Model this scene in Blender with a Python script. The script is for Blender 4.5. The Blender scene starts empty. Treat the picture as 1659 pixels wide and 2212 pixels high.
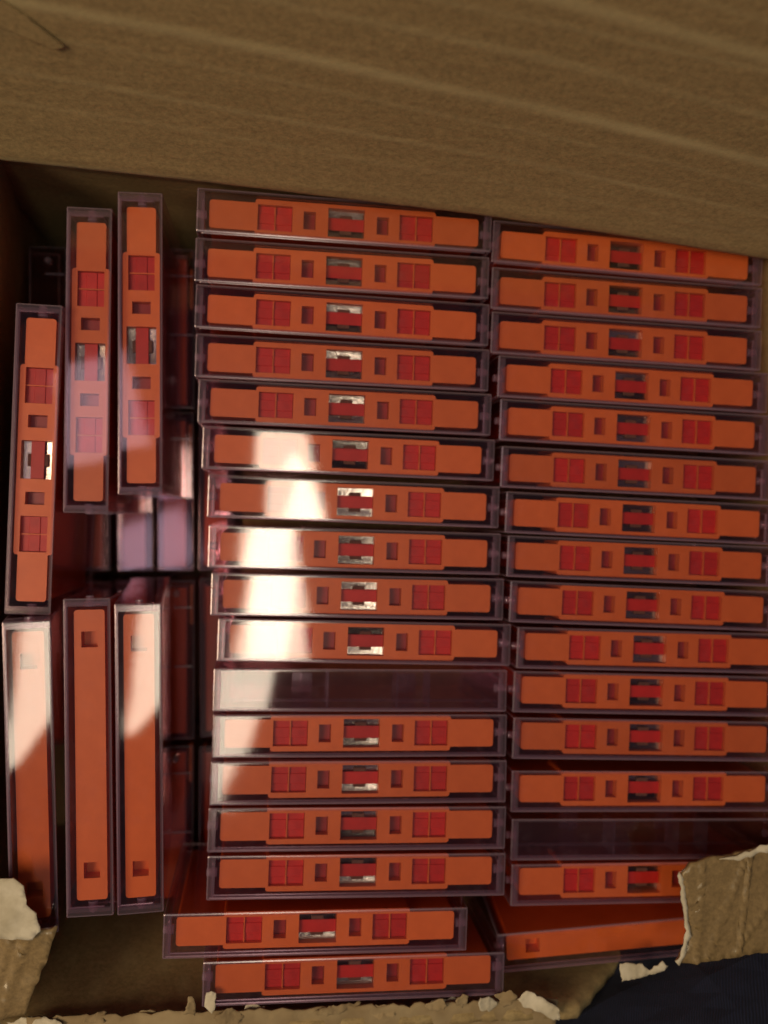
import bpy, bmesh, math, random
from mathutils import Matrix, Vector, noise, Euler

random.seed(7)
S = 0.001                      # all lengths below are millimetres
scene = bpy.context.scene
COL = scene.collection
R = math.radians

# ------------------------------------------------------------------ camera
cam_d = bpy.data.cameras.new('camera')
cam = bpy.data.objects.new('camera', cam_d)
COL.objects.link(cam)
cam_d.sensor_fit = 'VERTICAL'
cam_d.sensor_height = 36.0
cam_d.lens = 36.0 * 1955 / 2212
cam_d.clip_start = 0.005
cam_d.clip_end = 20
TILT = R(7.4)
cam.location = (-43.7 * S, 0, 336.6 * S)
cam.rotation_euler = (0, -TILT, 0)
scene.camera = cam
cam_d.dof.use_dof = True
cam_d.dof.focus_distance = 0.305      # the phone missed focus slightly
cam_d.dof.aperture_fstop = 6.3

# ------------------------------------------------------------------ world: dim room
world = bpy.data.worlds.new('World')
scene.world = world
world.use_nodes = True
wb = world.node_tree.nodes['Background']
wb.inputs[0].default_value = (0.92, 0.66, 0.82, 1)
wb.inputs[1].default_value = 0.06


def area(name, loc, target, sx, sy, power, color, spin=0, shape='RECTANGLE'):
    d = bpy.data.lights.new(name, 'AREA')
    d.shape = shape
    d.size = sx * S
    d.size_y = sy * S
    d.energy = power
    d.color = color
    o = bpy.data.objects.new(name, d)
    COL.objects.link(o)
    o.location = Vector(loc) * S
    v = (Vector(target) - Vector(loc)).normalized()
    o.rotation_euler = v.to_track_quat('-Z', 'Y').to_euler()
    o.rotation_euler.rotate_axis('Z', spin)
    return o


# bright ceiling lamp right above the photographer (mirrored in the lids) and a broad room lamp
area('ceiling_lamp', (-24, -70, 1200), (-24, -70, 0), 96, 372, 1.12, (1.0, 0.91, 0.62), R(-3))
area('ceiling_lamp_long', (-50, -215, 1210), (-50, -215, 0), 82, 600, 1.0, (1.0, 0.91, 0.62), R(-11), 'ELLIPSE')
area('pink_reflection_lamp', (-345, 175, 1200), (-345, 175, 0), 170, 150, .17, (1.0, 0.74, 0.78), R(15))  # added overhead lamp, set to mirror a dim pink patch in the left lids
area('lilac_glint_lamp', (-245, -62, 1205), (-245, -62, 0), 140, 105, .085, (0.95, 0.84, 1.0), R(20))  # small added lamp, set to give lilac glints on the lower-layer cases
area('room_lamp', (-640, -60, 900), (0, 0, 0), 380, 380, 7.0, (1.0, 0.74, 0.44))

scene.view_settings.view_transform = 'Standard'
scene.view_settings.look = 'None'
scene.view_settings.exposure = 0
scene.view_settings.gamma = 1
scene.render.engine = 'CYCLES'
scene.cycles.max_bounces = 9
scene.cycles.transparent_max_bounces = 40
scene.cycles.glossy_bounces = 4
scene.cycles.diffuse_bounces = 4
scene.cycles.use_denoising = True
scene.cycles.use_light_tree = False
scene.render.filter_size = 1.9


# ------------------------------------------------------------------ materials
def new_mat(name):
    m = bpy.data.materials.new(name)
    m.use_nodes = True
    nt = m.node_tree
    return m, nt, nt.nodes, nt.links, nt.nodes['Principled BSDF']


def noise_node(nt, scale, detail=4, rough=.6, vec=None):
    n = nt.nodes.new('ShaderNodeTexNoise')
    n.inputs['Scale'].default_value = scale
    n.inputs['Detail'].default_value = detail
    n.inputs['Roughness'].default_value = rough
    if vec:
        nt.links.new(vec, n.inputs['Vector'])
    return n


def obj_coord(nt):
    return nt.nodes.new('ShaderNodeTexCoord').outputs['Object']


def ramp_mix(nt, fac, a, b, lo=.35, hi=.65):
    r = nt.nodes.new('ShaderNodeValToRGB')
    r.color_ramp.elements[0].position = lo
    r.color_ramp.elements[1].position = hi
    r.color_ramp.elements[0].color = (*a, 1)
    r.color_ramp.elements[1].color = (*b, 1)
    nt.links.new(fac, r.inputs[0])
    return r.outputs[0]


def bump(nt, h, bsdf, strength=.2, dist=.0005):
    b = nt.nodes.new('ShaderNodeBump')
    b.inputs['Strength'].default_value = strength
    b.inputs['Distance'].default_value = dist
    nt.links.new(h, b.inputs['Height'])
    nt.links.new(b.outputs[0], bsdf.inputs['Normal'])


def plastic(name, a, b, rough, nscale=300, bstr=.05):
    m, nt, N, L, P = new_mat(name)
    co = obj_coord(nt)
    n = noise_node(nt, nscale, 3, .6, co)
    col = ramp_mix(nt, n.outputs[0], a, b)
    oi = N.new('ShaderNodeObjectInfo')
    mr = N.new('ShaderNodeMapRange')
    mr.inputs['To Min'].default_value = .86
    mr.inputs['To Max'].default_value = 1.08
    L.new(oi.outputs['Random'], mr.inputs['Value'])
    hs = N.new('ShaderNodeHueSaturation')
    L.new(mr.outputs[0], hs.inputs['Value'])
    L.new(col, hs.inputs['Color'])
    L.new(hs.outputs[0], P.inputs['Base Color'])
    P.inputs['Roughness'].default_value = rough
    n2 = noise_node(nt, 1800, 2, .5, co)
    bump(nt, n2.outputs[0], P, bstr, .0002)
    return m


M_ORANGE = plastic('orange_plastic', (.64, .135, .021), (.70, .155, .027), .42, 120)
M_RED = plastic('red_liner', (.44, .011, .005), (.54, .016, .008), .45, 200)
M_REDDARK = plastic('dark_red_liner', (.26, .014, .010), (.32, .02, .014), .4, 200)
M_FELT = plastic('felt', (.10, .045, .03), (.16, .07, .045), .9, 900, .3)

m, nt, N, L, P = new_mat('shield_metal')
P.inputs['Base Color'].default_value = (.70, .66, .58, 1)
P.inputs['Metallic'].default_value = 1
P.inputs['Roughness'].default_value = .17
n = noise_node(nt, 700, 4, .7, obj_coord(nt))
bump(nt, n.outputs[0], P, .25, .0003)
M_METAL = m


def clear_mat(name, tint, f0, gloss_col, rough, haze, wobble=False):
    """thin clear styrene: straight-through light plus a Fresnel mirror, with a little surface haze"""
    m = bpy.data.materials.new(name)
    m.use_nodes = True
    nt = m.node_tree
    N, L = nt.nodes, nt.links
    N.clear()
    out = N.new('ShaderNodeOutputMaterial')
    tr = N.new('ShaderNodeBsdfTransparent')
    tr.inputs[0].default_value = (*tint, 1)
    gl = N.new('ShaderNodeBsdfGlossy')
    gl.inputs['Color'].default_value = (*gloss_col, 1)
    gl.inputs['Roughness'].default_value = rough
    if wobble:
        bp = N.new('ShaderNodeBump')
        bp.inputs['Strength'].default_value = .38
        bp.inputs['Distance'].default_value = .0006
        nb = noise_node(nt, 35, 0, .4, obj_coord(nt))
        L.new(nb.outputs[0], bp.inputs['Height'])
        L.new(bp.outputs[0], gl.inputs['Normal'])
    lw = N.new('ShaderNodeLayerWeight')
    lw.inputs['Blend'].default_value = .5
    pw = N.new('ShaderNodeMath')
    pw.operation = 'POWER'
    pw.inputs[1].default_value = 5
    L.new(lw.outputs['Facing'], pw.inputs[0])
    ml = N.new('ShaderNodeMath')
    ml.operation = 'MULTIPLY_ADD'
    ml.inputs[1].default_value = .7
    ml.inputs[2].default_value = f0
    L.new(pw.outputs[0], ml.inputs[0])
    mx = N.new('ShaderNodeMixShader')
    L.new(ml.outputs[0], mx.inputs[0])
    L.new(tr.outputs[0], mx.inputs[1])
    L.new(gl.outputs[0], mx.inputs[2])
    df = N.new('ShaderNodeBsdfDiffuse')
    df.inputs[0].default_value = (.52, .40, .56, 1)
    mh = N.new('ShaderNodeMixShader')
    if wobble:
        sc = noise_node(nt, 150, 5, .8, obj_coord(nt))
        hr = N.new('ShaderNodeMapRange')
        hr.inputs['From Min'].default_value = .52
        hr.inputs['From Max'].default_value = .75
        hr.inputs['To Min'].default_value = haze
        hr.inputs['To Max'].default_value = haze * 12
        L.new(sc.outputs[0], hr.inputs['Value'])
        L.new(hr.outputs[0], mh.inputs[0])
    else:
        mh.inputs[0].default_value = haze
    L.new(mx.outputs[0], mh.inputs[1])
    L.new(df.outputs[0], mh.inputs[2])
    L.new(mh.outputs[0], out.inputs[0])
    return m


M_CLEAR = clear_mat('clear_styrene', (.94, .905, .935), .045, (1, .93, 1), .04, .002, True)
M_SIDE = clear_mat('clear_styrene_side', (.955, .85, .84), .05, (1, .86, .95), .06, .003)  # red in the tint stands in for orange light bounced between cassettes
M_FRAME = clear_mat('clear_styrene_frame', (.80, .67, .74), .07, (1, .90, 1), .12, .065)
M_EDGE = clear_mat('clear_styrene_edge', (.84, .70, .77), .11, (1, .88, 1), .20, .19)  # mauve sheen along the edges is mixed in as diffuse haze
M_CLEAR2 = clear_mat('clear_styrene_thick', (.86, .80, .87), .10, (1, .94, 1), .12, .22)


def cardboard_mat(name, a, b, wear, bstr=.25):
    m, nt, N, L, P = new_mat(name)
    co = obj_coord(nt)
    mp = N.new('ShaderNodeMapping')
    mp.inputs['Rotation'].default_value = (0, R(6), 0)
    mp.inputs['Scale'].default_value = (1, 1, 2.2)
    L.new(co, mp.inputs[0])
    n1 = noise_node(nt, 45, 6, .7, mp.outputs[0])
    base = ramp_mix(nt, n1.outputs[0], a, b, .2, .8)
    n2 = noise_node(nt, 520, 5, .8, co)
    mx = N.new('ShaderNodeMixRGB')
    mx.blend_type = 'OVERLAY'
    mx.inputs[0].default_value = .5
    L.new(base, mx.inputs[1])
    gm = N.new('ShaderNodeMapRange')
    gm.inputs['From Min'].default_value = .3
    gm.inputs['From Max'].default_value = .7
    gm.inputs['To Min'].default_value = .18
    gm.inputs['To Max'].default_value = .82
    L.new(n2.outputs[0], gm.inputs['Value'])
    L.new(gm.outputs[0], mx.inputs[2])
    at = N.new('ShaderNodeAttribute')
    at.attribute_name = 'wear'
    m2 = N.new('ShaderNodeMixRGB')
    m2.inputs[2].default_value = (*wear, 1)
    L.new(at.outputs['Fac'], m2.inputs[0])
    L.new(mx.outputs[0], m2.inputs[1])
    L.new(m2.outputs[0], P.inputs['Base Color'])
    P.inputs['Roughness'].default_value = .85
    ad = N.new('ShaderNodeMath')
    ad.operation = 'ADD'
    L.new(n2.outputs[0], ad.inputs[0])
    L.new(n1.outputs[0], ad.inputs[1])
    bump(nt, ad.outputs[0], P, bstr, .0008)
    return m


M_CARD = cardboard_mat('cardboard', (.282, .208, .099), (.328, .246, .121), (.53, .46, .26))
M_TAPED = cardboard_mat('taped_cardboard', (.205, .145, .068), (.25, .18, .088), (.42, .32, .18), .02)
M_TAPED.node_tree.nodes['Principled BSDF'].inputs['Roughness'].default_value = .42
M_TAPED.node_tree.nodes['Principled BSDF'].inputs['Coat Weight'].default_value = .35
M_TAPED.node_tree.nodes['Principled BSDF'].inputs['Coat Roughness'].default_value = .12
M_PAPER = plastic('torn_paper', (.46, .42, .32), (.64, .60, .50), .9, 110, .4)

M_FRINGE = plastic('torn_kraft', (.27, .20, .11), (.38, .30, .18), .9, 60, .2)

m, nt, N, L, P = new_mat('packing_tape')
P.inputs['Base Color'].default_value = (.5, .36, .16, 1)
P.inputs['Roughness'].default_value = .15
P.inputs['Alpha'].default_value = .35
n = noise_node(nt, 60, 4, .6, obj_coord(nt))
bump(nt, n.outputs[0], P, .3, .002)
M_TAPE = m

m, nt, N, L, P = new_mat('dark_denim')
co = obj_coord(nt)
wv = N.new('ShaderNodeTexWave')
wv.inputs['Scale'].default_value = 420
wv.inputs['Distortion'].default_value = 1.5
wv.bands_direction = 'DIAGONAL'
L.new(co, wv.inputs[0])
n = noise_node(nt, 160, 6, .75, co)
mul = N.new('ShaderNodeMath')
mul.operation = 'MULTIPLY'
L.new(wv.outputs['Fac'], mul.inputs[0])
L.new(n.outputs[0], mul.inputs[1])
L.new(ramp_mix(nt, mul.outputs[0], (.003, .006, .022), (.011, .019, .062), .05, .6), P.inputs['Base Color'])
P.inputs['Roughness'].default_value = .95
bump(nt, mul.outputs[0], P, .5, .0008)
M_DENIM = m

M_FLOOR = plastic('floor_boards', (.05, .03, .02), (.08, .05, .03), .6, 12)


# ------------------------------------------------------------------ mesh helpers
def link(name, mesh, mat=None, parent=None):
    o = bpy.data.objects.new(name, mesh)
    COL.objects.link(o)
    if mat and not mesh.materials:
        mesh.materials.append(mat)
    if parent:
        o.parent = parent
    return o


def finish(bm, name, mat, smooth=False):
    me = bpy.data.meshes.new(name)
    bmesh.ops.recalc_face_normals(bm, faces=bm.faces)
    for v in bm.verts:
        v.co *= S
    bm.to_mesh(me)
    bm.free()
    me.materials.append(mat)
    if smooth:
        for p in me.polygons:
            p.use_smooth = True
    return me


def cells(xs, ys, zs, solid, name, mat, bev=.35, seg=2, bsel=None, pre=None):
    """a clean closed solid from a grid of filled cells, coplanar faces merged, sharp edges rounded"""
    nx, ny, nz = len(xs) - 1, len(ys) - 1, len(zs) - 1
    occ = lambda i, j, k: (0 <= i < nx and 0 <= j < ny and 0 <= k < nz and
                           solid((xs[i] + xs[i + 1]) / 2, (ys[j] + ys[j + 1]) / 2, (zs[k] + zs[k + 1]) / 2))
    bm = bmesh.new()
    vs = {}

    def v(i, j, k):
        if (i, j, k) not in vs:
            vs[(i, j, k)] = bm.verts.new((xs[i], ys[j], zs[k]))
        return vs[(i, j, k)]
    for i in range(nx):
        for j in range(ny):
            for k in range(nz):
                if not occ(i, j, k):
                    continue
                if not occ(i + 1, j, k): bm.faces.new([v(i+1, j, k), v(i+1, j+1, k), v(i+1, j+1, k+1), v(i+1, j, k+1)])
                if not occ(i - 1, j, k): bm.faces.new([v(i, j, k), v(i, j, k+1), v(i, j+1, k+1), v(i, j+1, k)])
                if not occ(i, j + 1, k): bm.faces.new([v(i, j+1, k), v(i, j+1, k+1), v(i+1, j+1, k+1), v(i+1, j+1, k)])
                if not occ(i, j - 1, k): bm.faces.new([v(i, j, k), v(i+1, j, k), v(i+1, j, k+1), v(i, j, k+1)])
                if not occ(i, j, k + 1): bm.faces.new([v(i, j, k+1), v(i+1, j, k+1), v(i+1, j+1, k+1), v(i, j+1, k+1)])
                if not occ(i, j, k - 1): bm.faces.new([v(i, j, k), v(i, j+1, k), v(i+1, j+1, k), v(i+1, j, k)])
    bmesh.ops.recalc_face_normals(bm, faces=bm.faces)
    if pre:
        bmesh.ops.dissolve_limit(bm, angle_limit=.02, use_dissolve_boundaries=False, verts=bm.verts[:], edges=bm.edges[:])
        es = [e for e in bm.edges if len(e.link_faces) == 2 and e.is_convex and pre(e)]
        bmesh.ops.bevel(bm, geom=es, offset=1.0, segments=3, affect='EDGES', profile=.5, clamp_overlap=True)
    if bev:
        es = [e for e in bm.edges if len(e.link_faces) == 2 and e.calc_face_angle(0) > .5
              and e.is_convex and (bsel is None or bsel(e))]
        bmesh.ops.bevel(bm, geom=es, offset=bev, segments=seg, affect='EDGES', profile=.6, clamp_overlap=True)
    return finish(bm, name, mat)


def box_mesh(name, x0, x1, y0, y1, z0, z1, mat, bev=.15):
    return cells([x0, x1], [y0, y1], [z0, z1], lambda *a: True, name, mat, bev, 1)


def empty(name, loc=(0, 0, 0)):
    o = bpy.data.objects.new(name, None)
    o.empty_display_size = .01
    COL.objects.link(o)
    o.location = Vector(loc) * S
    return o


def tag(o, label, cat, group=None):
    o['label'] = label
    o['category'] = cat
    if group:
        o['group'] = group
    return o


def copy_tree(src, parent=None):
    c = src.copy()
    COL.objects.link(c)
    if parent:
        c.parent = parent
    for ch in [o for o in src.children]:
        copy_tree(ch, c)
    return c


# ------------------------------------------------------------------ floor under the box
bm = bmesh.new()
bmesh.ops.create_grid(bm, x_segments=1, y_segments=1, size=1500)
fl = link('floor', finish(bm, 'floor', M_FLOOR))
fl.location.z = -182 * S
fl['kind'] = 'structure'

# ------------------------------------------------------------------ the cardboard box
box = empty('cardboard_box', (0, 0, -180))
tag(box, 'brown corrugated cardboard box with a torn front edge, packed with cassettes', 'box')
box_off = Vector((0, 0, 180 * S))


def sheet(name, grid, mat, parent, thick=3.5, wear=None, smooth=True):
    """grid[i][j] of mm points -> sheet with real thickness"""
    bm = bmesh.new()
    lay = bm.verts.layers.float.new('wear')
    V = [[bm.verts.new(p) for p in row] for row in grid]
    if wear:
        for i, row in enumerate(V):
            for j, v in enumerate(row):
                v[lay] = wear[i][j]
    for i in range(len(V) - 1):
        for j in range(len(V[0]) - 1):
            bm.faces.new([V[i][j], V[i + 1][j], V[i + 1][j + 1], V[i][j + 1]])
    bmesh.ops.recalc_face_normals(bm, faces=bm.faces)
    me = finish(bm, name, mat, smooth)
    o = link(name, me, None, parent)
    if parent is box:
        o.location = box_off
    md = o.modifiers.new('thickness', 'SOLIDIFY')
    md.thickness = thick * S
    md.offset = 0
    return o


def lerp(pts, t):
    for (a, b), (c, d) in zip(pts, pts[1:]):
        if t <= c:
            return b + (d - b) * (t - a) / (c - a) if t > a else b
    return pts[-1][1]


# back wall: bulges inwards just above the cases, then leans away from them
ridge = [(-190, 123.5), (-135, 120.7), (-66, 116.5), (35, 109), (90, 103.5), (144, 97.2), (190, 93)]
prof = [(-178, 8), (-40, 7), (-8, 5), (2, 2.8), (7, .8), (10, 0), (14, .5), (20, 2), (40, 6), (90, 15), (150, 26), (260, 44)]
lines = [(118, -.115, 3, .9), (96, -.105, 2.2, .45), (76, -.105, 3, 1.0), (64, -.10, 1.3, .35), (47, -.085, 1.6, .45),
         (140, -.12, 2.2, .7), (33, -.075, 1.5, .25), (108, -.06, 1.4, .4), (128, -.10, 1.2, .35)]
grid, wr = [], []
nx, nz = 120, 330
for i in range(nx + 1):
    x = -185 + 370 * i / nx
    row, wrow = [], []
    for j in range(nz + 1):
        t = j / nz
        z = -178 + 138 * (t / .1) if t < .1 else -40 + 290 * (t - .1) / .9
        y = lerp(ridge, x) + lerp(prof, z) + 3
        b, w = 0, 0
        for (z0, sl, wd, am) in lines:
            zz = z0 + sl * x + 1.2 * noise.noise((x * .012, z0, 0))
            g = math.exp(-((z - zz) / (wd * .75)) ** 2) * (.62 + .38 * noise.noise((x * .02, z0 * 2, 3)))
            b += am * .16 * g
            w += am * .95 * g
        if x < -40:                      # worn crease at the left of the bulge
            g = math.exp(-((z - 9) / 2.2) ** 2) * min(1, (-40 - x) / 50)
            w += .65 * g
        big = .5 * noise.noise((x * .008, z * .012, 1)) * min(1, max(0, (z - 12) / 30))
        tiny = .12 * noise.noise((x * .15, z * .4, 5))
        y -= b + big + tiny
        row.append((x, y, z))
        wrow.append(max(0, min(1, w)))
    grid.append(row)
    wr.append(wrow)
back = sheet('back_wall', grid, M_CARD, box, 4, wr)
back['label'] = 'tall back wall leaning away, with pale pressed corrugation lines'

# a lifted scrap of the wall's inner paper at the upper left
bm = bmesh.new()
out = [(-140, 97), (-116, 92), (-107.5, 83), (-100, 73.5), (-103, 72), (-113, 77), (-140, 84)]
vs = [bm.verts.new((x, 135.5 + .18 * (z - 78) - 1.0 - .10 * max(0, x + 128), z)) for x, z in out]
bm.faces.new(vs)
sc_o = link('lifted_scrap', finish(bm, 'lifted_scrap', M_CARD), None, back)
md = sc_o.modifiers.new('t', 'SOLIDIFY')
md.thickness = .8 * S


def wall(name, p0, p1, ztop, mat=M_CARD, n=60, bow=0, z0=-178, lean=0):
    """upright wall from p0 to p1 (plan, mm); ztop(t) gives the height of its edge"""
    a, b = Vector(p0), Vector(p1)
    d = (b - a)
    nrm = Vector((-d.y, d.x)).normalized()
    g, wv = [], []
    for i in range(n + 1):
        t = i / n
        q = a + d * t + nrm * bow * math.sin(math.pi * t)
        top = ztop(t)
        row, wrow = [], []
        for j in range(25):
            z = z0 + (top - z0) * (j / 24)
            w = 1.0 * noise.noise((t * 9, z * .03, p0[0]))
            w -= lean * max(0, z + 66)
            row.append((q.x + nrm.x * w, q.y + nrm.y * w, z))
            wrow.append(max(0, .5 * noise.noise((t * 40, z * .08, 2))))
        g.append(row)
        wv.append(wrow)
    return sheet(name, g, mat, box, 4, wv)


jag = lambda t, s, a: a * noise.noise((t * s, 1.3, s)) + a * .6 * noise.noise((t * s * 3.1, 4.3, s))
wall('left_wall', (-158, -176), (-150, 132), lambda t: 11 + jag(t, 6, 1.5), bow=-1, lean=.16)
wall('right_wall', (168, -190), (158, 112), lambda t: 9 + jag(t, 6, 1.5), bow=-2)
fw = wall('front_wall', (-150, -171), (168, -182),
          lambda t: (9 if t < .70 else max(-78, 9 - (t - .70) * 330)) + jag(t, 22, 2.2), n=160, lean=.13)
wall_floor = box_mesh('bottom', -157, 164, -180, 125, -181, -177.5, M_CARD, .3)
o = link('bottom', wall_floor, None, box)
o.location = box_off


def scrap(name, outline, zf, mat, parent, amp=1.5, freq=.08, thick=.6, seed=0, step=2.2, wear=0):
    """torn sheet: irregular outline filled with a fine, wrinkled surface"""
    # roughen the outline
    pts = []
    nO = len(outline)
    for i in range(nO):
        a, b = Vector(outline[i]), Vector(outline[(i + 1) % nO])
        k = max(1, int((b - a).length / step))
        for q in range(k):
            p = a.lerp(b, q / k)
            n_ = Vector((-(b - a).y, (b - a).x)).normalized()
            p = p + n_ * (.9 * noise.noise((p.x * .45, p.y * .45, seed)) + .5 * noise.noise((p.x * 1.3, p.y * 1.3, seed + 3)))
            pts.append(p)
    bm = bmesh.new()
    lay = bm.verts.layers.float.new('wear')
    vs = [bm.verts.new((p.x, p.y, 0)) for p in pts]
    es = [bm.edges.new((vs[i], vs[(i + 1) % len(vs)])) for i in range(len(vs))]
    bmesh.ops.triangle_fill(bm, edges=es, use_beauty=True, use_dissolve=False)
    for _ in range(4):
        long = [e for e in bm.edges if e.calc_length() > step * 1.6]
        if not long:
            break
        bmesh.ops.subdivide_edges(bm, edges=long, cuts=1, use_grid_fill=False)
        bmesh.ops.triangulate(bm, faces=bm.faces)
    for v in bm.verts:
        x, y = v.co.x, v.co.y
        v.co.z = zf(x, y) + amp * noise.noise((x * freq, y * freq, seed)) + amp * .45 * noise.noise((x * freq * 3, y * freq * 3, seed))
        v[lay] = wear * max(0, noise.noise((x * .1, y * .25, seed + 9)))
    bmesh.ops.recalc_face_normals(bm, faces=bm.faces)
    me = finish(bm, name, mat, True)
    o = link(name, me, None, parent)
    if parent is box:
        o.location = box_off
    md = o.modifiers.new('t', 'SOLIDIFY')
    md.thickness = thick * S
    md.offset = 0
    return o


# torn flap folded in from the right wall, with packing tape creases
def zr(x, y):
    z = 24 - .08 * max(0, x - 110) + .05 * (y + 140)
    for (x0, sl, w, a) in ((113, .04, .8, .9), (124, .42, .7, 1.1), (131, .10, .6, 1.3), (141, .75, .9, .8)):
        z += a * math.exp(-((x - x0 - sl * (y + 145)) / w) ** 2)
    return z


rf = scrap('torn_flap', [(105.8, -131), (109, -127.5), (116, -126.2), (124, -126), (133, -124.5), (140, -123.6), (153, -122),
                         (170, -121), (170, -164), (150, -164), (132, -164), (112, -165), (104.5, -164), (106.5, -161), (108.8, -157), (109, -150), (107.5, -140)],
           zr, M_TAPED, box, .6, .05, 1.6, 3, 1.8)
rf['label'] = 'torn brown flap with glossy creased packing tape, folded in at the right'
scrap('torn_paper', [(104.2, -132), (105.6, -130.4), (106.8, -136), (108.2, -146), (109.2, -154), (107, -161), (104.6, -164.5), (103.4, -163),
                     (105.8, -160), (107.2, -152), (106.0, -142)], lambda x, y: 24.8, M_PAPER, rf, .5, .3, .5, 5, 1.2)
scrap('torn_paper', [(120, -126.6), (128, -125.4), (136, -122.6), (141, -121.8), (146, -122.4), (146, -124.6), (137, -125), (128, -127)],
      lambda x, y: 25.2, M_PAPER, rf, .6, .3, .5, 6, 1.2)

# torn corner at the left front
lf = scrap('torn_flap', [(-150, -136), (-122, -137), (-118.5, -141), (-113.6, -139.6), (-116.8, -150), (-121, -160), (-124.5, -170), (-150, -172)],
           lambda x, y: 19 + .10 * (y + 150) - .05 * (x + 130) + 1.6 * math.exp(-((x + 126 - .35 * (y + 150)) / 1.2) ** 2)
           + 1.5 * math.exp(-((x + 131 - .25 * (y + 150)) / 1.4) ** 2), M_TAPED, box, .9, .07, 1.6, 11, 1.8)
lf['label'] = 'crumpled taped cardboard corner at the lower left'
scrap('torn_paper', [(-150, -119.5), (-134, -121), (-126, -120.4), (-123.4, -123.5), (-122.6, -130), (-119.4, -133), (-118, -139.5), (-121, -142.5), (-134, -141), (-150, -141)],
      lambda x, y: 23.5 + .12 * (y + 135), M_PAPER, lf, .9, .08, .5, 13, 1.5)

# crumpled paper fringe along the torn front edge
up = [(x_, -175.2 - .036 * (x_ + 120) + 1.3 * noise.noise((x_ * .22, 3, 1)) + 1.0 * noise.noise((x_ * .7, 5, 1))) for x_ in range(-126, 66, 2)]
te = scrap('torn_edge', up + [(64, -194), (-85, -190), (-126, -182)], lambda x, y: 10 + .25 * min(0, y + 180), M_FRINGE, fw, .5, .10, 1.2, 31, 2.0)
rng = random.Random(5)
fr = []
x = -122
while x < 62:
    fr.append((x, -177 - .036 * (x + 120) + rng.uniform(-2.5, 1.5), rng.uniform(8, 22), rng.uniform(2, 4.5), rng.uniform(8, 11)))
    x += rng.uniform(10, 22)
fr += [(-70, -174, 5, 7, 13), (-63, -172, 5, 6, 13), (-57, -179, 12, 5, 12), (18, -179.5, 9, 5, 13), (27, -178, 6, 5, 14), (36, -180, 9, 6, 13), (43, -177.5, 7, 6, 14)]
for k, (x, y, w, h, z) in enumerate(fr):
    n_ = rng.randint(7, 10)
    ol = [(x + w * .55 * math.cos(2 * math.pi * q / n_) * rng.uniform(.55, 1.2), y + h * .55 * math.sin(2 * math.pi * q / n_) * rng.uniform(.5, 1.3)) for q in range(n_)]
    tl, tw = rng.uniform(-.25, .25), rng.uniform(-.5, .3)
    p = scrap('torn_paper', ol, lambda a, b: z + tl * (a - x) + tw * (b - y), M_FRINGE if k % 4 else M_PAPER, fw, .9, .25, .25, k, .8)
scrap('torn_paper', [(47.5, -178.5), (51, -176), (57, -178.5), (63.5, -183), (63, -187.5), (57, -184.5), (49, -181.5)], lambda x, y: 14 + .1 * (x - 55), M_PAPER, fw, .6, .2, .4, 71, 1.0)
scrap('torn_paper', [(86.5, -167.5), (95, -168.5), (98, -171), (103, -168), (105.5, -170), (102, -172.5), (94, -173.5), (87, -174.5)], lambda x, y: 14.5, M_PAPER, fw, .6, .2, .4, 72, 1.0)

# ------------------------------------------------------------------ the cassette
ys_c = [-6.6, -5.3, -5.15, -4.7, -3.3, -2.75, 2.75, 3.3, 4.7, 5.15, 5.3, 6.6]
xh = [6.8, 11.4, 15.9, 20.0, 26.2, 26.6, 32.7, 33.7, 37.2, 42.7, 50.2]
xs_c = [-a for a in xh[::-1]] + xh


def solid_c(x, y, z):
    ax, ay = abs(x), abs(y)
    if ay > 5.15:
        if not (ax < 33.7 and z > -18):
            return False
    if z > -5.0:
        if ax < 6.8 and ay < 5.3: return False
        if 11.4 < ax < 15.9 and ay < 3.3: return False
        if 20.0 < ax < 32.7 and ay < 4.7 and not (26.2 < ax < 26.6 and z < -.9): return False
    if z < -58.5 and 37.2 < ax < 42.7 and -2.75 < y < 2.75: return False
    return True


ME_SHELL = cells(xs_c, ys_c, [-64, -58.5, -18, -5.0, -.9, 0], solid_c, 'shell', M_ORANGE, .45, 3,
                 lambda e: all(abs(v.co.z) < .01 for v in e.verts) or all(abs(v.co.z + 64) < .01 for v in e.verts),
                 lambda e: abs(e.verts[0].co.z - e.verts[1].co.z) > .5 and (abs(abs(e.verts[0].co.x) - 50.2) < .01 or
                                                                          (abs(abs(e.verts[0].co.x) - 33.7) < .01 and abs(abs(e.verts[0].co.y) - 6.6) < .01)))
ME_WIN = cells([20.1, 22.4, 26.15, 26.65, 29.5, 32.6], [-4.65, -1.9, 1.9, 4.65], [-4.9, -1.9, -1.5],
               lambda x, y, z: z < -1.9 or (abs(y) < 1.9 and not 26.15 < x < 26.65), 'red_window', M_RED, .12, 1)
ME_HOLE = box_mesh('red_pocket', 11.5, 15.8, -3.25, 3.25, -4.9, -3.6, M_REDDARK, .1)
ME_TAPE = box_mesh('tape', -6.75, 6.75, -2.3, 2.3, -2.3, -2.0, M_RED, .1)
ME_PAD = box_mesh('pressure_pad', -2.3, 2.3, -3.6, 3.6, -3.4, -2.32, M_FELT, .25)
# shield: sprung metal plate, slightly dished so each half catches light differently
bm = bmesh.new()
pl = [[None] * 9 for _ in range(15)]
for i in range(15):
    for j in range(9):
        x = -6.7 + 13.4 * i / 14
        y = -5.2 + 10.4 * j / 8
        pl[i][j] = bm.verts.new((x, y, -3.6 + .013 * y * y + .004 * x * x))
for i in range(14):
    for j in range(8):
        bm.faces.new([pl[i][j], pl[i + 1][j], pl[i + 1][j + 1], pl[i][j + 1]])
bmesh.ops.solidify(bm, geom=bm.faces[:], thickness=.2)
ME_SHIELD = finish(bm, 'shield_plate', M_METAL, True)


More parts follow.
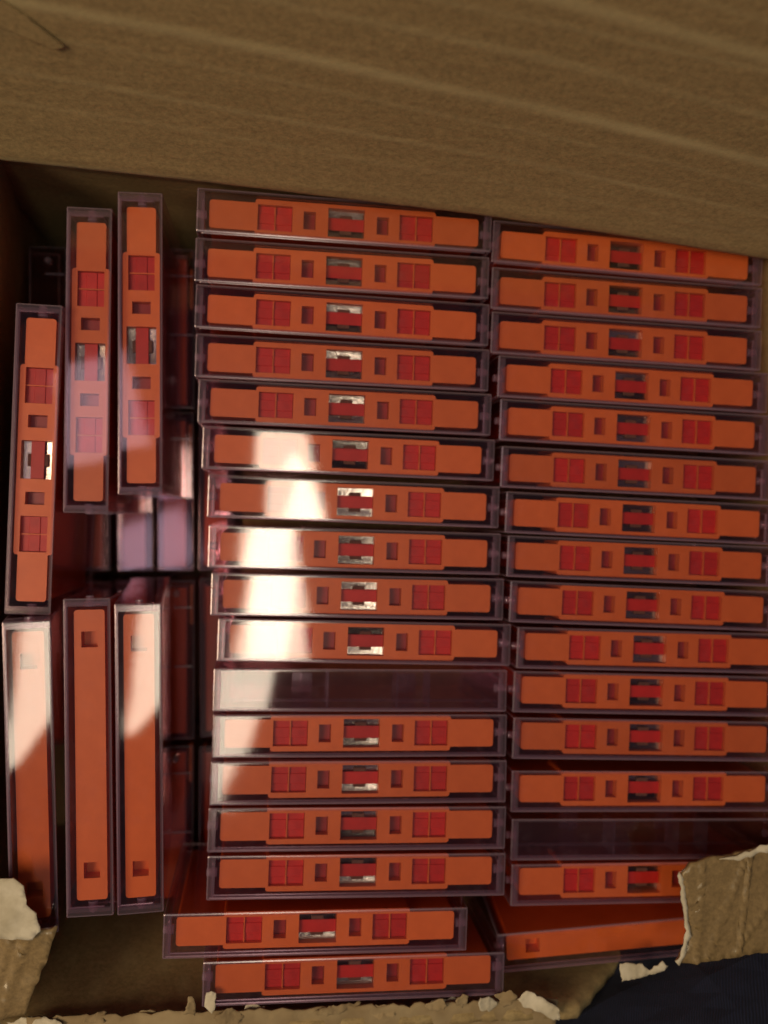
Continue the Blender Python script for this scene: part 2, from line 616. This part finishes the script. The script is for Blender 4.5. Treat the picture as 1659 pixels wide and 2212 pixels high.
def make_cassette():
    t = empty('cassette')
    link('shell', ME_SHELL, None, t)
    for s in (0, math.pi):
        a = link('red_window', ME_WIN, None, t)
        a.rotation_euler.z = s
        b = link('red_pocket', ME_HOLE, None, t)
        b.rotation_euler.z = s
    link('tape', ME_TAPE, None, t)
    link('shield_plate', ME_SHIELD, None, t)
    link('pressure_pad', ME_PAD, None, t)
    return t


# ------------------------------------------------------------------ the clear case
ZT, ZB, HT = 3.6, -66.0, 7.9
ME_LID = cells([-54.5, -53.4, -51.7, 51.7, 53.4, 54.5], [-HT, -6.75, HT - 1.1, HT], [ZB, ZT - 1.2, ZT],
               lambda x, y, z: abs(x) > 53.4 or y > HT - 1.1 or z > ZT - 1.2, 'lid', M_CLEAR, .55, 2)
ME_TRAY = cells([-52.9, -51.9, 51.9, 52.9], [-HT + .05, -HT + 1.1, 4.5], [ZB + .1, ZB + 1.2, 1.2],
                lambda x, y, z: abs(x) > 51.9 or y < -HT + 1.1 or z < ZB + 1.2, 'tray', M_CLEAR, .45, 2)


def dress(me, top):
    """clear top panel, upright panels with red bounce light in their tint, rounded edges with mauve sheen in their colour"""
    me.materials.clear()
    for m in (M_CLEAR, M_SIDE, M_EDGE, M_FRAME):
        me.materials.append(m)
    for p in me.polygons:
        n = p.normal
        if max(abs(n.x), abs(n.y), abs(n.z)) < .97:
            p.material_index = 2
        elif top and abs(n.z) > .97 and p.center.z > 1 * S:
            p.material_index = 3 if abs(p.center.x) > 51.7 * S or abs(p.center.y) > 6.75 * S else 0
        else:
            p.material_index = 1


dress(ME_LID, True)
dress(ME_TRAY, False)


def cyl_mesh(name, r, x0, x1, mat, n=14):
    bm = bmesh.new()
    bmesh.ops.create_cone(bm, cap_ends=True, segments=n, radius1=r, radius2=r * .8, depth=x1 - x0)
    bmesh.ops.rotate(bm, verts=bm.verts, matrix=Matrix.Rotation(math.pi / 2, 3, 'Y'))
    bmesh.ops.translate(bm, verts=bm.verts, vec=((x0 + x1) / 2, 0, 0))
    return finish(bm, name, mat, False)


ME_PIN = cyl_mesh('hinge_pin', 1.7, 51.2, 54.9, M_CLEAR2)
ME_RIB = box_mesh('rib', 54.5, 54.9, -1, 7.2, -.4, .4, M_CLEAR2, .12)
M_THIN = clear_mat('clear_styrene_thin', (.90, .80, .86), .06, (1, .92, 1), .10, .03)
ME_LOCK = cells([-4, -.5, .5, 4], [-6.75, -1.5, 1.2], [-4, -.5, .5, 4],
                lambda x, y, z: abs(x) < .5 or abs(z) < .5, 'spool_lock', M_THIN, .15, 1)
ME_LEDGE = box_mesh('ledge', -51.5, 51.5, -6.6, -5.4, -9, -7.5, M_THIN, .3)


def make_case(empty_case=False):
    t = empty('cassette_case')
    link('lid', ME_LID, None, t)
    link('tray', ME_TRAY, None, t)
    for s in (0, math.pi):
        p = link('hinge_pin', ME_PIN, None, t)
        p.rotation_euler.z = s
        p.location.z = -2.2 * S
    for z in (-8.2, -34):
        r = link('rib', ME_RIB, None, t)
        r.location.z = z * S
    if empty_case:
        for x in (-21, 21):
            k = link('spool_lock', ME_LOCK, None, t)
            k.location = (x * S, 0, -28 * S)
        for x in (-13, 13, 25):
            r = link('stop_rib', ME_STOP, None, t)
            r.location.x = x * S
        link('ledge', ME_LEDGE, None, t)
    return t


ME_STOP = box_mesh('stop_rib', -.4, .4, -6.7, 6.6, -9, 1.8, M_THIN, .12)
PROTO_CAS = make_cassette()
PROTO_CASE = make_case()
PROTO_EMPTY = make_case(True)
used = set()


def put(proto, mat4):
    o = proto if proto not in used else copy_tree(proto)
    used.add(proto)
    loc, rot, _ = mat4.decompose()
    o.location = loc
    o.rotation_mode = 'XYZ'
    o.rotation_euler = rot.to_euler()
    return o


ORD = ['first', 'second', 'third', 'fourth', 'fifth', 'sixth', 'seventh', 'eighth', 'ninth', 'tenth', 'eleventh', 'twelfth',
       'thirteenth', 'fourteenth', 'fifteenth', 'sixteenth', 'seventeenth']


def place(x, y, z, ang, yoff=0, tx=0, ty=0, flip=False, filled=True, label_case='', label_cas='', group_case='', group_cas='', xoff=0, zoff=0):
    M = Matrix.Translation(Vector((x, y, z)) * S) @ Matrix.Rotation(R(ang), 4, 'Z') @ Matrix.Rotation(R(tx), 4, 'X') @ Matrix.Rotation(R(ty), 4, 'Y')
    c = put(PROTO_CASE if filled else PROTO_EMPTY, M)
    tag(c, label_case, 'cassette case', group_case)
    if filled:
        K = M @ Matrix.Translation(Vector((xoff, yoff * .25, zoff)) * S)
        if flip:
            K = K @ Matrix.Translation(Vector((0, 0, -64)) * S) @ Matrix.Rotation(math.pi, 4, 'X')
        k = put(PROTO_CAS, K)
        tag(k, label_cas, 'cassette', group_cas)


# ---- middle stack, counted from the back wall: x, y, z, angle, cassette offset, tilt about length, tilt about thickness
MID = [(-14.2, 107.4, .8, -1.88, 0, .2, 0), (-14.9, 89.9, -.4, -1.7, 0, 0, .1), (-14.9, 72.6, -.4, -2.2, 0, -.2, 0), (-14.9, 55.2, -.6, -1.8, .1, .1, 0),
       (-13.9, 38.6, -.9, -1.96, .2, 0, .1), (-12.5, 21.6, -1.6, -2.1, -.2, .3, .05), (-10.6, 3.8, -2, -2.2, -.3, -.5, -.5), (-10.3, -14.2, -1, -1.9, -.5, .7, .35),
       (-9.3, -31.4, -.3, -1.75, -.5, .1, 0), (-6.9, -48.2, .8, -2.1, -.5, 0, -.1), (-8.4, -65.8, 1.2, -1.7, 0, -.2, .35), (-8.6, -82.4, 1.8, -1.75, .5, .2, .5),
       (-9.3, -98.8, 4.2, -1.95, .55, .1, .65), (-10.0, -115.4, 5.4, -2.05, .55, 0, 0), (-10.3, -132.4, 5.8, -2.2, .55, 0, 0),
       (-25.3, -150.8, 8.5, -1.97, .3, 0, 0), (-11.6, -168.0, 9.0, -1.7, .3, 0, 0)]
for i, (x, y, z, a, yo, tx, ty) in enumerate(MID):
    e = i == 10
    if e:
        lc = 'empty clear case in the middle stack, between two rows of orange cassettes'
    elif i == 0:
        lc = 'clear case at the top of the middle stack, against the back wall'
    elif i == 15:
        lc = 'clear case pushed out to the left near the bottom of the middle stack'
    elif i == 16:
        lc = 'clear case at the very bottom of the middle stack, by the torn front edge'
    else:
        lc = 'clear cassette case, %s from the top of the middle stack' % ORD[i]
    if i == 0:
        lk = 'orange cassette at the top of the middle stack, against the back wall'
    elif i == 15:
        lk = 'orange cassette pushed out to the left near the bottom of the middle stack'
    elif i == 16:
        lk = 'orange cassette at the very bottom of the middle stack, by the torn front edge'
    else:
        lk = 'orange cassette in the %s case from the top of the middle stack' % ORD[i]
    place(x, y, z, a, yo, tx, ty, False, not e, lc, lk, 'cases in the middle stack', 'cassettes in the middle stack')

# ---- right stack
RGT = [(95.5, 99.8, -3), (95.1, 82.6, -2.45), (95.0, 65.8, -2.4), (97.6, 49.2, -2.47), (98.3, 32.6, -2.6), (98.8, 14.8, -2.58), (100.5, -2.6, -2.74),
       (101.2, -19.2, -2.67), (102.1, -36.6, -2.9), (105.0, -53.8, -2.43), (103.6, -70.6, -2.58), (103.4, -88.3, -2.65), (102.8, -108.2, -2.27), (102.7, -126.6, -2.4), (102.7, -143.6, -2.07)]
for i, (x, y, a) in enumerate(RGT):
    e = i == 13
    if e:
        lc = 'empty dark clear case in the right stack, above its lowest level cassette'
    elif i == 0:
        lc = 'clear case at the top of the right stack, partly under the back wall'
    elif i == 14:
        lc = 'clear case in the right stack just below the empty one, partly under torn flap'
    else:
        lc = 'clear cassette case, %s from the top of the right stack' % ORD[i]
    if i == 0:
        lk = 'orange cassette at the top of the right stack, partly under the back wall'
    elif i == 14:
        lk = 'orange cassette in the right stack, its right end under the torn flap'
    else:
        lk = 'orange cassette in the %s case from the top of the right stack' % ORD[i]
    place(x, y, -1, a, (.2 if i < 12 else .1), random.uniform(-.3, .3), random.uniform(-.2, .2), False, not e, lc, lk, 'cases in the right stack', 'cassettes in the right stack')
# slanted one, spine up, under the torn flap
place(98.5, -166.0, -2, 3.4, 0, 6, -3, True, True, 'slanted clear case at the bottom right, under the torn flap',
      'slanted orange cassette with plain spine up, under the torn right flap')

# ---- upright cases at the left
place(-124.7, 18.5, 2.7, -92.1, .4, 1.0, 0, False, True, 'clear case of the leftmost cassette, by the left wall', 'leftmost orange cassette with its openings up, by the left wall',
      'upright cases at the left', 'upright cassettes at the left')
place(-106.9, 54.1, -.4, -90.7, .5, .8, 0, False, True, 'clear upright case second from the left, touching the back wall shadow', 'upright orange cassette with openings up, second from the left wall',
      'upright cases at the left', 'upright cassettes at the left')
place(-88.8, 60.7, -1.5, -90, -.2, .4, 0, False, True, 'clear upright case nearest the middle stack, reaching furthest back', 'upright orange cassette with openings up, reaching furthest back, third from left',
      'upright cases at the left', 'upright cassettes at the left')
place(-124.0, -91.1, 11.3, -88.9, -.3, -7.9, 2.6, True, True, 'clear case at the lower left edge, its end under the torn paper', 'spine-up orange cassette at lower left edge, half under torn white paper',
      'upright cases at the left', 'upright cassettes at the left')
place(-104.1, -84.0, 13, -89.4, .4, .5, 0, True, True, 'clear case of the middle of the three spine-up cassettes at lower left', 'middle of the three plain spine-up orange cassettes at lower left',
      'upright cases at the left', 'upright cassettes at the left')
place(-87.4, -85.4, 12.6, -89.8, -.4, -3.6, 3.4, True, True, 'clear case with a bright reflection, right of the three spine-up cassettes', 'rightmost of the three plain spine-up orange cassettes at lower left',
      'upright cases at the left', 'upright cassettes at the left')

# ---- lower layer at the left: cases standing on end, 17.8 mm columns, 71 mm rows
COLN = ['leftmost', 'second', 'third', 'fourth', 'fifth']
ROWN = ['back', 'second', 'third', 'front']
for ci, cx in enumerate((-137.2, -119, -101, -83, -65)):
    for ri, cy in enumerate((79.7, 8.6, -64.5, -137.5)):
        if ci < 3 and ri == 3:
            continue
        B = Matrix(((0, 1, 0), (0, 0, 1), (1, 0, 0))).to_4x4()
        jx, jy, jr = random.uniform(-.3, .3), random.uniform(-.6, .6), random.uniform(-.5, .5)
        M = Matrix.Translation(Vector((cx + jx, cy + jy + 31.2, -66.5 - 54.9 + random.uniform(-2, 0))) * S) @ Matrix.Rotation(R(jr), 4, 'Z') @ B
        c = put(PROTO_CASE, M)
        tag(c, 'dim clear case standing on end in the lower layer, %s column from left, %s row' % (COLN[ci], ROWN[ri]), 'cassette case', 'cases standing on end in the lower layer')
        if ci == 0:
            c['label'] = 'dark empty case standing on end in the lower layer by left wall, %s row' % ROWN[ri]
            continue
        k = link('cassette', ME_SHELL)
        K = M @ Matrix.Translation(Vector((1, -.6, 0)) * S)
        loc, rot, _ = K.decompose()
        k.location = loc
        k.rotation_euler = rot.to_euler()
        tag(k, 'end of a dim orange cassette in the lower layer, %s column from left, %s row' % (COLN[ci], ROWN[ri]), 'cassette', 'cassettes in the lower layer')

pad = link('cardboard_sheet', box_mesh('cardboard_sheet', -54, 158, -176, 112, -71.5, -68, M_CARD, .4))
tag(pad, 'brown cardboard sheet lying under the two stacks of cassettes', 'cardboard')

# ------------------------------------------------------------------ the photographer's legs in dark jeans
vt = [(20, -560, -40, 105), (-60, -540, -35, 85), (-95, -390, -25, 76), (-128, -250, -2, 74), (-150, -300, -105, 52), (-160, -420, -140, 40), (-160, -520, -150, 34),
      (90, -520, -35, 92), (70, -400, -30, 90), (84, -262, 4, 92), (186, -226, 2, 88), (270, -250, -40, 80), (360, -290, -90, 66)]
ed = [(0, 1), (1, 2), (2, 3), (3, 4), (4, 5), (5, 6), (0, 7), (7, 8), (8, 9), (9, 10), (10, 11), (11, 12)]
me = bpy.data.meshes.new('person')
me.from_pydata([Vector(v[:3]) * S for v in vt], ed, [])
me.materials.append(M_DENIM)
person = link('person', me)
person.modifiers.new('skin', 'SKIN')
for sv, v in zip(me.skin_vertices[0].data, vt):
    sv.radius = (v[3] * S, v[3] * S)
me.skin_vertices[0].data[0].use_root = True
ss = person.modifiers.new('sub', 'SUBSURF')
ss.levels = ss.render_levels = 4
tx = bpy.data.textures.new('folds', 'CLOUDS')
tx.noise_scale = .045
dm = person.modifiers.new('folds', 'DISPLACE')
dm.texture = tx
dm.strength = .012
for p in me.polygons:
    p.use_smooth = True
tag(person, 'person in dark blue jeans sitting close to the torn front of the box', 'person')
